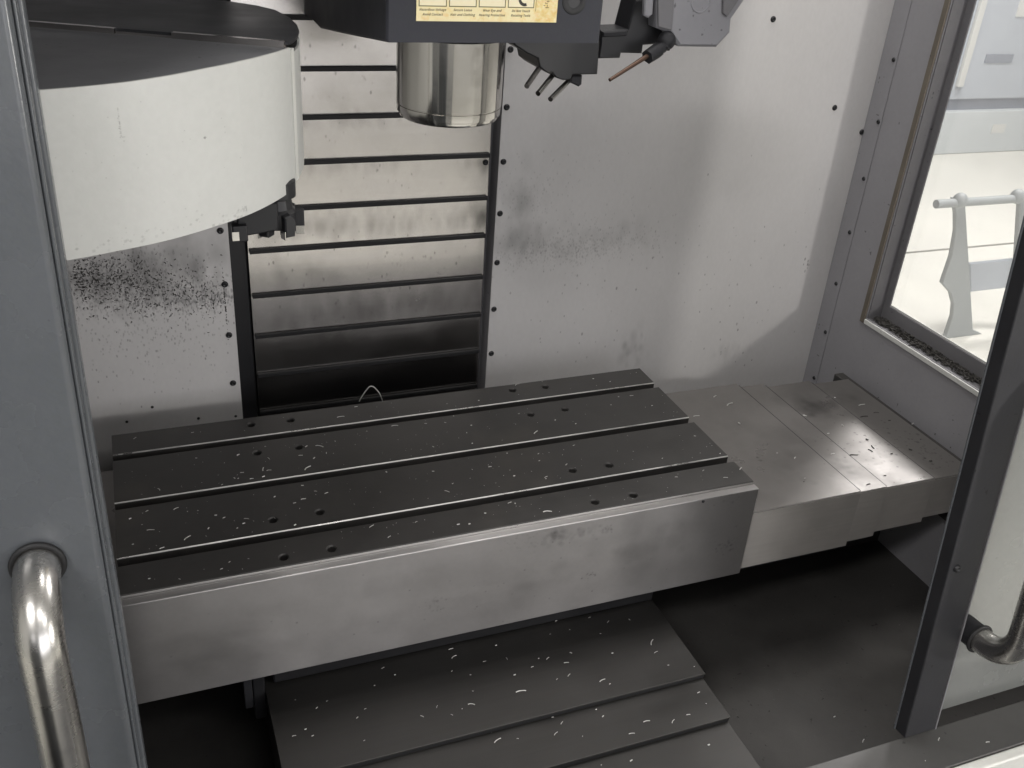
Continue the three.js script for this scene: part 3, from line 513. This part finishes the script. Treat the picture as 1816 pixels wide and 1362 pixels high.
  mesh('top_plate', sheet(tl, 0.002), M.carouselTop, o);
  const P3 = at(440, 15, 'z', 0.1), nn = PR.clone().sub(PL).cross(P3.clone().sub(PL)).normalize();
  const ring = [[519, 82], [528, 73], [531, 64], [527, 52], [512, 38], [488, 25], [455, 17], [410, 10], [340, 3], [250, -4], [140, -8], [40, -8]].map(([u, v]) => atPlane(u, v, PL, nn));
  const dir = PR.clone().sub(PL), lid = ring.map((q, i) => [PL.clone().addScaledVector(dir, 1 - i / (ring.length - 1) * 1.05).add(V(0, 0.006, 0)), q.add(V(0, 0.006, 0))]).reverse();
  mesh('rear_lid', sheet(lid.map(([a, b]) => [a, b]), 0.003), M.carouselLid, o);
  const st = (s0, s1, w, h) => { const p = PL.clone().addScaledVector(dir, s0), q = PL.clone().addScaledVector(dir, s1); const g = new THREE.BoxGeometry(p.distanceTo(q), h, w); g.applyQuaternion(new THREE.Quaternion().setFromUnitVectors(V(1, 0, 0), q.clone().sub(p).normalize())); const m = p.add(q).multiplyScalar(0.5); g.translate(m.x, m.y + h / 2, m.z); return uvm(g); };
  mesh('ridge_strip', st(0.0, 0.34, 0.008, 0.006), M.plateSteel, o); mesh('ridge_strip', st(0.345, 0.56, 0.004, 0.003), M.plateSteel, o); mesh('ridge_strip', st(0.56, 0.985, 0.008, 0.007), M.plateSteel, o);
  // hub and underside
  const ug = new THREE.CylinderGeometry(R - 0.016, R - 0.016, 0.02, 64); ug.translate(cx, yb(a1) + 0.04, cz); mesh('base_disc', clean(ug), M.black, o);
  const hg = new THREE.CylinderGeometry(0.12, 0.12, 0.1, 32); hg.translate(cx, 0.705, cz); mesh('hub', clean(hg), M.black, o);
  // tool hanging below the drum
  const k = thing('face_mill', 'black face milling cutter hanging under the white tool drum', 'milling cutter');
  const ta = a1 - 0.12, tr = R - 0.06, tx = cx + tr * Math.sin(ta), tz = cz + tr * Math.cos(ta);
  const c0 = at(492, 388, 'z', tz), ty = c0.y; k.position.set(c0.x, ty, tz);
  const body = new THREE.LatheGeometry([[0, -0.008], [0.022, -0.008], [0.024, -0.004], [0.024, 0.012], [0.02, 0.016], [0.018, 0.028], [0.024, 0.031], [0.024, 0.05], [0.016, 0.053], [0.016, 0.075], [0, 0.075]].map((q) => new THREE.Vector2(...q)), 32);
  mesh('holder', toCreasedNormals(clean(body), 0.5), M.black, k);
  for (let i = 0; i < 6; i++) {
    const a = i * Math.PI / 3 + 0.35, g = slab([[-0.007, -0.014], [0.006, -0.014], [0.008, 0.006], [0.002, 0.014], [-0.007, 0.012]], 'z', 0.0, 0.016, 0.0015); g.translate(0, 0, 0.033); g.rotateY(a); const t = mesh('cutter_tooth', g, M.black, k);
    const ig = box(-0.0085, -0.0068, -0.017, -0.006, 0.022, 0.033, 0.0005); ig.rotateY(a); mesh('insert', ig, M.brightSteel, t);
  }
  const k2 = thing('tool_holder', 'black tool holder with a side screw under the white tool drum', 'tool holder');
  const c2 = at(440, 398, 'z', tz + 0.03); k2.position.copy(c2);
  mesh('body', slab([[-0.016, -0.012], [0.034, -0.006], [0.036, 0.03], [-0.012, 0.03]], 'z', 0.012, 0.024, 0.002), M.black, k2);
  mesh('clamp', box(-0.021, -0.003, -0.015, 0.006, 0.004, 0.02, 0.002), M.black, k2); mesh('insert', box(-0.0215, -0.0135, -0.012, -0.001, 0.0202, 0.0215), M.brightSteel, k2);
}

// ---------------------------------------------------------------- doors; their plane leans back
const LEAN = Math.atan(0.091), DZ = 0.858;
function doorGroup(name, label) { const g = thing(name, label, 'door'); g.position.set(0, 0, DZ); g.rotation.x = -LEAN; g.updateMatrixWorld(true); return g; }
function onDoor(u, v, g, off = 0) { const n = V(0, 0, 1).applyQuaternion(g.quaternion), p = g.position.clone().addScaledVector(n, off); return g.worldToLocal(atPlane(u, v, p, n)); }
function handle(name, label, hx, ytop, ybot, base) { // base: height of the socket's foot above the door plane
  const g = thing(name, label, 'handle'); g.position.set(0, 0, DZ); g.rotation.x = -LEAN; g.updateMatrixWorld(true);
  const r = 0.0212, k = 0.004, out = 0.074, b = 0.06, pts = [];
  pts.push(V(hx, ytop, k - 0.002), V(hx, ytop, out - b));
  for (let i = 1; i <= 8; i++) { const t = i / 8 * Math.PI / 2; pts.push(V(hx, ytop - b * (1 - Math.cos(t)), out - b + b * Math.sin(t))); }
  for (let i = 1; i < 6; i++) pts.push(V(hx, ytop - b - (ytop - ybot - 2 * b) * i / 6, out));
  for (let i = 0; i <= 8; i++) { const t = i / 8 * Math.PI / 2; pts.push(V(hx, ybot + b * (1 - Math.sin(t)), out - b + b * Math.cos(t))); }
  pts.push(V(hx, ybot, k - 0.002));
  mesh('tube', uvm(new THREE.TubeGeometry(new THREE.CatmullRomCurve3(pts, false, 'centripetal'), 110, r, 28)), M.tubeSteel, g);
  for (const y of [ytop, ybot]) {
    const c = mesh('socket', rod(V(hx, y, base + 0.0003), V(hx, y, k), r + 0.001, r + 0.001, 28), M.edgePaint, g);
    const t = new THREE.TorusGeometry(r + 0.0018, 0.003, 10, 36); t.translate(hx, y, k); mesh('collar', t, M.rubber, c);
  }
  return g;
}
{
  const d = doorGroup('sliding_door', 'dark grey left sliding door with a tube handle');
  mesh('door_panel', box(-0.64, 0.019, -0.255, 1.1, -0.06, 0, 0.007), M.doorPaint, d);
  mesh('edge_seal', box(0.0192, 0.0262, -0.255, 1.1, -0.058, -0.034, 0.003), M.doorPaint, d);
  mesh('edge_strip', box(0.0192, 0.0225, -0.255, 1.1, -0.028, -0.01, 0.0015), M.doorPaint, d);
  const h = onDoor(67, 1003, d, 0.004);
  handle('door_handle', 'bent steel tube handle on the left door', h.x, h.y, h.y - 0.46, 0);
}
{
  const d = doorGroup('sliding_door', 'right sliding door with a pale satin face and dark edge');
  mesh('door_panel', box(1.2445, 1.8, -0.252, 1.1, -0.04, -0.032, 0.001), M.doorSatin, d, 'pale satin face of the right door');
  mesh('edge_channel', [box(1.18, 1.2434, -0.252, 1.1, -0.024, 0, 0.0025), box(1.2, 1.2432, -0.252, 1.1, -0.04, -0.0242, 0.002)], M.edgePaint, d, 'dark edge channel of the right door');
  mesh('channel_bead', box(1.1786, 1.1826, -0.252, 1.1, -0.0262, -0.0225, 0.0012), M.doorPaint, d);
  mesh('edge_trim', box(1.2437, 1.247, -0.252, 1.1, -0.03, 0.001, 0.0008), M.framePaint, d);
  const s = mesh('screw', SCREW, M.screw, d); const wp = onDoor(1697, 1008, d); s.position.set(wp.x, wp.y, 0);
  const h = onDoor(1737, 1133, d, 0.004);
  handle('door_handle', 'bent steel tube handle on the right door', h.x, h.y + 0.46, h.y, -0.032);
}

// ---------------------------------------------------------------- seen through the side window
{
  const z = -3.91, o = thing('neighbour_machine', 'pale grey machine standing on the floor behind the side window', 'machine');
  M.paleGrey = paintMat([0.5, 0.53, 0.54], 0.5, 0.04); M.blueGrey = paintMat([0.4, 0.43, 0.47], 0.35, 0.06); M.slate = paintMat([0.22, 0.24, 0.28], 0.5, 0.1);
  const g0 = at(1650, 275, 'z', z), g1 = at(1700, 198, 'z', z), g2 = at(1700, 178, 'z', z);
  mesh('base_panel', box(4.5, 9.5, FLOOR, g1.y, z - 1.6, z, 0.01), M.paleGrey, o);
  mesh('dark_groove', box(4.55, 9.45, g1.y + 0.001, g2.y, z - 1.5, z - 0.05), M.slate, o);
  const L = (u) => at(u, 100, 'z', z).x;
  mesh('upper_panel', box(4.5, 9.5, g2.y + 0.001, 1.3, z - 1.6, z - 0.02, 0.01), M.blueGrey, o);
  mesh('trim', box(L(1712), L(1722), g2.y + 0.1, 1.3, z - 0.0195, z + 0.01, 0.004), M.white, o);
  mesh('vent_slot', box(L(1752), L(1800), at(1780, 112, 'z', z).y, at(1780, 97, 'z', z).y, z - 0.0195, z - 0.012), M.slate, o);
  const a = at(1757, 236, 'z', z + 0.003), b = at(1785, 220, 'z', z + 0.003);
  mesh('name_plate', box(a.x, b.x, a.y, b.y, z + 0.0002, z + 0.004), M.white, o);
  const c = at(1804, 30, 'z', z), e = at(1860, -40, 'z', z);
  mesh('notice', box(c.x, e.x, c.y, e.y, z - 0.0195, z - 0.012), M.white, o, 'white paper notice on the machine');
}
{
  const z = -1.25, o = thing('tool_stand', 'grey steel stand with a round bar and curved legs behind the side window', 'stand');
  M.standGrey = paintMat([0.3, 0.32, 0.32], 0.5, 0.06);
  const leg = [[1692, 352], [1700, 352], [1712, 356], [1716, 420], [1721, 500], [1726, 585], [1726, 640], [1664, 640], [1680, 592], [1690, 562], [1692, 540], [1687, 520], [1672, 503], [1688, 456], [1696, 412], [1696, 380]];
  mesh('leg', slab(pix(leg, 'z', z).map(([x, y]) => [x, Math.max(y, FLOOR)]), 'z', z, 0.025, 0.003), M.standGrey, o);
  mesh('leg', slab(pix(leg.map(([u, v]) => [1816 - (u - 1706) , v - 5 - (u < 1700 ? 2 : 0)]), 'z', z).map(([x, y]) => [x, Math.max(y, FLOOR)]), 'z', z, 0.025, 0.003), M.standGrey, o);
  mesh('round_bar', rod(at(1660, 362, 'z', z + 0.03), at(1850, 349, 'z', z + 0.03), 0.018, 0.018, 20), M.standGrey, o);
  for (const [u, v] of [[1702, 357], [1804, 350]]) { const p = at(u, v, 'z', z + 0.03); const g = new THREE.SphereGeometry(0.032, 20, 14); g.scale(1, 1, 0.9); g.translate(p.x, p.y + 0.004, p.z); mesh('knuckle', g, M.standGrey, o); }
  mesh('cross_plate', slab(pix([[1721, 468], [1800, 460], [1800, 509], [1722, 518]], 'z', z - 0.015), 'z', z - 0.015, 0.02, 0.003), M.blueGrey, o);
}

// ---------------------------------------------------------------- chips
function chipGeo(len, bend, w) { // a small curled sliver lying on y = 0
  const n = 5, pts = []; for (let i = 0; i <= n; i++) { const t = i / n - 0.5; pts.push(V(t * len, w * 0.6 + Math.abs(Math.sin(i * 2.1)) * w * 0.5, bend * len * (t * t - 0.1))); }
  const g = new THREE.TubeGeometry(new THREE.CatmullRomCurve3(pts), 5, w, 4); g.scale(1, 0.6, 1); return clean(g);
}
const CH = [chipGeo(0.0035, 0.2, 0.0008), chipGeo(0.006, 0.3, 0.0007), chipGeo(0.009, 0.25, 0.0007), chipGeo(0.011, 0.6, 0.0008), chipGeo(0.0026, 0.1, 0.001), chipGeo(0.015, 0.4, 0.0009)];
function chips(list, scale, ox, oy, y, label, group, dark = false, big = 0, size = 1) {
  for (const [a, b] of list) {
    let p = at(ox + a / scale, oy + b / scale, 'y', typeof y === 'function' ? y(0) : y); const k = rnd();
    if (typeof y === 'function') p = at(ox + a / scale, oy + b / scale, 'y', y(p.x));
    const m = single('metal_chip', CH[k < 0.34 ? 0 : k < 0.58 ? 4 : k < 0.78 ? 1 : k < 0.92 - big ? 2 : k < 0.97 - big ? 3 : 5], dark ? M.chipDark : M.chip, label, 'metal chip', group);
    m.position.copy(p); m.rotation.y = rnd() < 0.65 ? rr(-0.4, 0.7) : rr(-1.5, 1.5); m.scale.setScalar(size * (0.66 + Math.pow(rnd(), 1.5) * 0.8)); m.position.y += 0.0002;
  }
}
const XC = [at(1526, 870, 'y', -0.07).x, at(1579, 866, 'y', -0.0745).x, at(1670, 854, 'y', -0.079).x];
const coverY = (x) => -0.071 - 0.006 * XC.filter((e) => x > e).length;
const onTable = ['bright metal chip lying on the dark slotted table', 'chips on the table'];
chips([[465, 330], [580, 355], [270, 385], [600, 493], [825, 475], [988, 493], [1232, 493], [1190, 430], [1345, 402], [1262, 428], [1298, 465], [958, 552], [990, 557], [845, 570], [805, 600], [825, 602], [960, 592], [897, 603], [738, 635], [1195, 545], [970, 430], [1160, 478], [400, 660], [1170, 640], [1240, 670], [1298, 680], [1020, 700], [1175, 712], [1128, 733], [1620, 568], [1515, 348], [1665, 318], [335, 776], [490, 763], [245, 818], [705, 800], [748, 812], [868, 817], [855, 843], [820, 868], [665, 870], [355, 878], [550, 920], [260, 955], [415, 975], [1130, 852], [1540, 858], [1635, 915], [1780, 835], [880, 1033], [778, 1050], [735, 1087], [510, 1142], [348, 1140], [1457, 217], [1375, 270]], 3.027, 150, 650, 0, ...onTable);
chips([[1145, 185], [1005, 233], [915, 218], [640, 233], [505, 248], [1010, 358], [1230, 362], [1120, 308], [1050, 314], [710, 440], [820, 460], [605, 505], [265, 565], [260, 468], [120, 453], [235, 508], [165, 418], [515, 405], [55, 583], [15, 458], [810, 575], [452, 618], [620, 620], [625, 658], [770, 678], [490, 740], [660, 755], [660, 745], [160, 780], [130, 822], [55, 715], [265, 705], [1285, 645], [1595, 620], [1460, 525], [1705, 700], [1625, 748], [1360, 745], [465, 883], [495, 888], [335, 940], [668, 930], [190, 1000], [250, 998], [300, 335], [360, 690], [1505, 710]], 3.027, 750, 600, 0, ...onTable);
chips([[143, 303], [342, 350], [490, 297], [965, 267], [1085, 300], [830, 348], [935, 430], [1000, 393], [955, 520], [785, 538], [830, 630], [705, 517], [535, 385], [425, 262], [1315, 385], [1478, 468]], 2.536, 1100, 600, coverY, 'bright metal chip lying on the stepped cover right of the table', 'bright chips on the side cover', false, 0, 1.5);
chips([[1160, 268], [1150, 335], [1210, 370], [1110, 457], [1125, 505], [1135, 490], [1220, 520], [1350, 455], [1415, 432], [1485, 492], [1395, 553], [1305, 503], [1190, 618], [1115, 657], [825, 645], [1050, 525], [1095, 352]], 2.536, 1100, 600, coverY, 'dark metal chip lying on the bright end of the stepped cover', 'dark chips on the side cover', true, 0.1, 1.7);
const onY = ['bright metal chip lying on the upper plate of the front way cover', 'chips on the upper front plate'];
chips([[375, 882], [490, 925], [545, 888], [430, 1040], [368, 1075], [468, 1075], [707, 978], [750, 930], [800, 805], [845, 710], [910, 748], [745, 1100], [1055, 970], [1135, 918], [1270, 930], [1215, 962], [1215, 728], [1315, 748], [1328, 835], [1452, 590], [1510, 660], [1552, 748], [1585, 835], [1390, 675], [1320, 905], [1210, 608], [1225, 650]], 3.027, 400, 950, -0.28, ...onY, false, 0.06, 0.85);
chips([[845, 625], [943, 760], [1095, 768], [372, 688], [235, 720], [183, 720], [345, 745], [290, 842], [555, 848], [600, 870], [615, 690], [42, 818], [145, 770], [360, 818], [285, 500], [365, 552], [250, 578], [480, 480], [590, 505], [715, 493], [545, 575], [870, 683]], 3.306, 900, 950, -0.28, ...onY, false, 0.06, 0.85);
const onY2 = ['bright metal chip lying on the second plate of the front way cover', 'chips on the second front plate'];
chips([[265, 1065], [318, 1098], [283, 1160], [440, 1177], [728, 1160], [815, 1088], [970, 1088], [560, 1060], [520, 1020], [1120, 920], [1165, 985], [1060, 1050], [-95, 1150], [-400, 1225], [-60, 1200], [60, 1190]], 3.306, 900, 950, -0.2915, ...onY2, false, 0.12, 0.85);
chips([[725, 1320], [1180, 1228], [550, 1345]], 3.306, 900, 950, -0.303, 'bright metal chip lying on the lowest plate of the front way cover', 'chips on the lowest front plate', false, 0.1);
chips([[530, 1095], [680, 1220]], 2.948, 1300, 900, -0.44, 'bright metal chip lying in the chip pan', 'chips in the pan');
chips([[1075, 1212], [1330, 1227], [1005, 1325]], 2.948, 1300, 900, -0.26, 'bright metal chip lying on the door sill', 'chips on the sill');
{ // loop of swarf behind the table
  const z = -0.03, pts = [[637, 712], [640, 706], [655, 686], [660, 685], [672, 696], [679, 712]].map(([u, v]) => at(u, v, 'z', z));
  single('swarf_loop', uvm(new THREE.TubeGeometry(new THREE.CatmullRomCurve3(pts), 24, 0.0011, 6)), M.chip, 'thin bent curl of swarf standing up behind the table', 'swarf');
}
function specks(name, n, place, mat, label, category, s0, s1) { // fine swarf nobody could count
  const g = chipGeo(0.005, 0.9, 0.0009), im = new THREE.InstancedMesh(g, mat, n), m = new THREE.Matrix4(), q = new THREE.Quaternion(), e = new THREE.Euler();
  for (let i = 0; i < n; i++) { const [p, nrm] = place(); e.set(rr(-0.3, 0.3), rr(0, 6.28), rr(-0.3, 0.3)); q.setFromEuler(e); if (nrm) q.premultiply(new THREE.Quaternion().setFromUnitVectors(V(0, 1, 0), nrm)); m.compose(p, q, V(1, 1, 1).multiplyScalar(rr(s0, s1))); im.setMatrixAt(i, m); }
  im.name = name; im.userData = { label, category, kind: 'stuff' }; im.castShadow = im.receiveShadow = true; scene.add(im);
}
specks('fine_swarf', 260, () => { const x = rr(0.01, LT - 0.01); let z; do { z = rr(0.01, 0.45); } while (SLOT.some((s) => Math.abs(z - s - 0.004) < 0.016)); return [V(x, 0.0001, z)]; }, M.chip, 'fine bright metal dust over the table', 'swarf', 0.15, 0.38);
specks('wall_swarf', 1100, () => { const k = rnd(); const u = k < 0.7 ? 130 + Math.abs(gauss()) * 130 : rr(125, 415), v = 492 + (u - 130) * 0.12 + gauss() * (k < 0.7 ? 24 : 34); const p = zp(u, v); p.z += 0.0004; p.x = Math.min(p.x, 0.235); return [p, V(0, 0, 1)]; }, M.chipDark, 'black swarf stuck to the rear wall under the tool drum', 'swarf', 0.25, 0.85);
specks('ledge_swarf', 1000, () => { const t = Math.min(1, Math.abs(rr(-0.05, 1))), z = WIN.wz0 + 0.01 + t * 0.42, x = XR + 0.006 + Math.pow(rnd(), 0.6) * 0.036; return [V(x, WIN.wy0 + 0.0006 + (rnd() < 0.4 ? 0.003 : 0), z)]; }, M.chipDark, 'black swarf lying on the window ledge', 'swarf', 0.8, 2.6);
specks('pan_swarf', 160, () => [V(rr(1.0, 1.7), -0.4395, rr(0.3, 0.85))], M.chipDark, 'dark swarf scattered in the chip pan', 'swarf', 0.4, 1.0);

shadow(scene);
renderer.render(scene, camera);
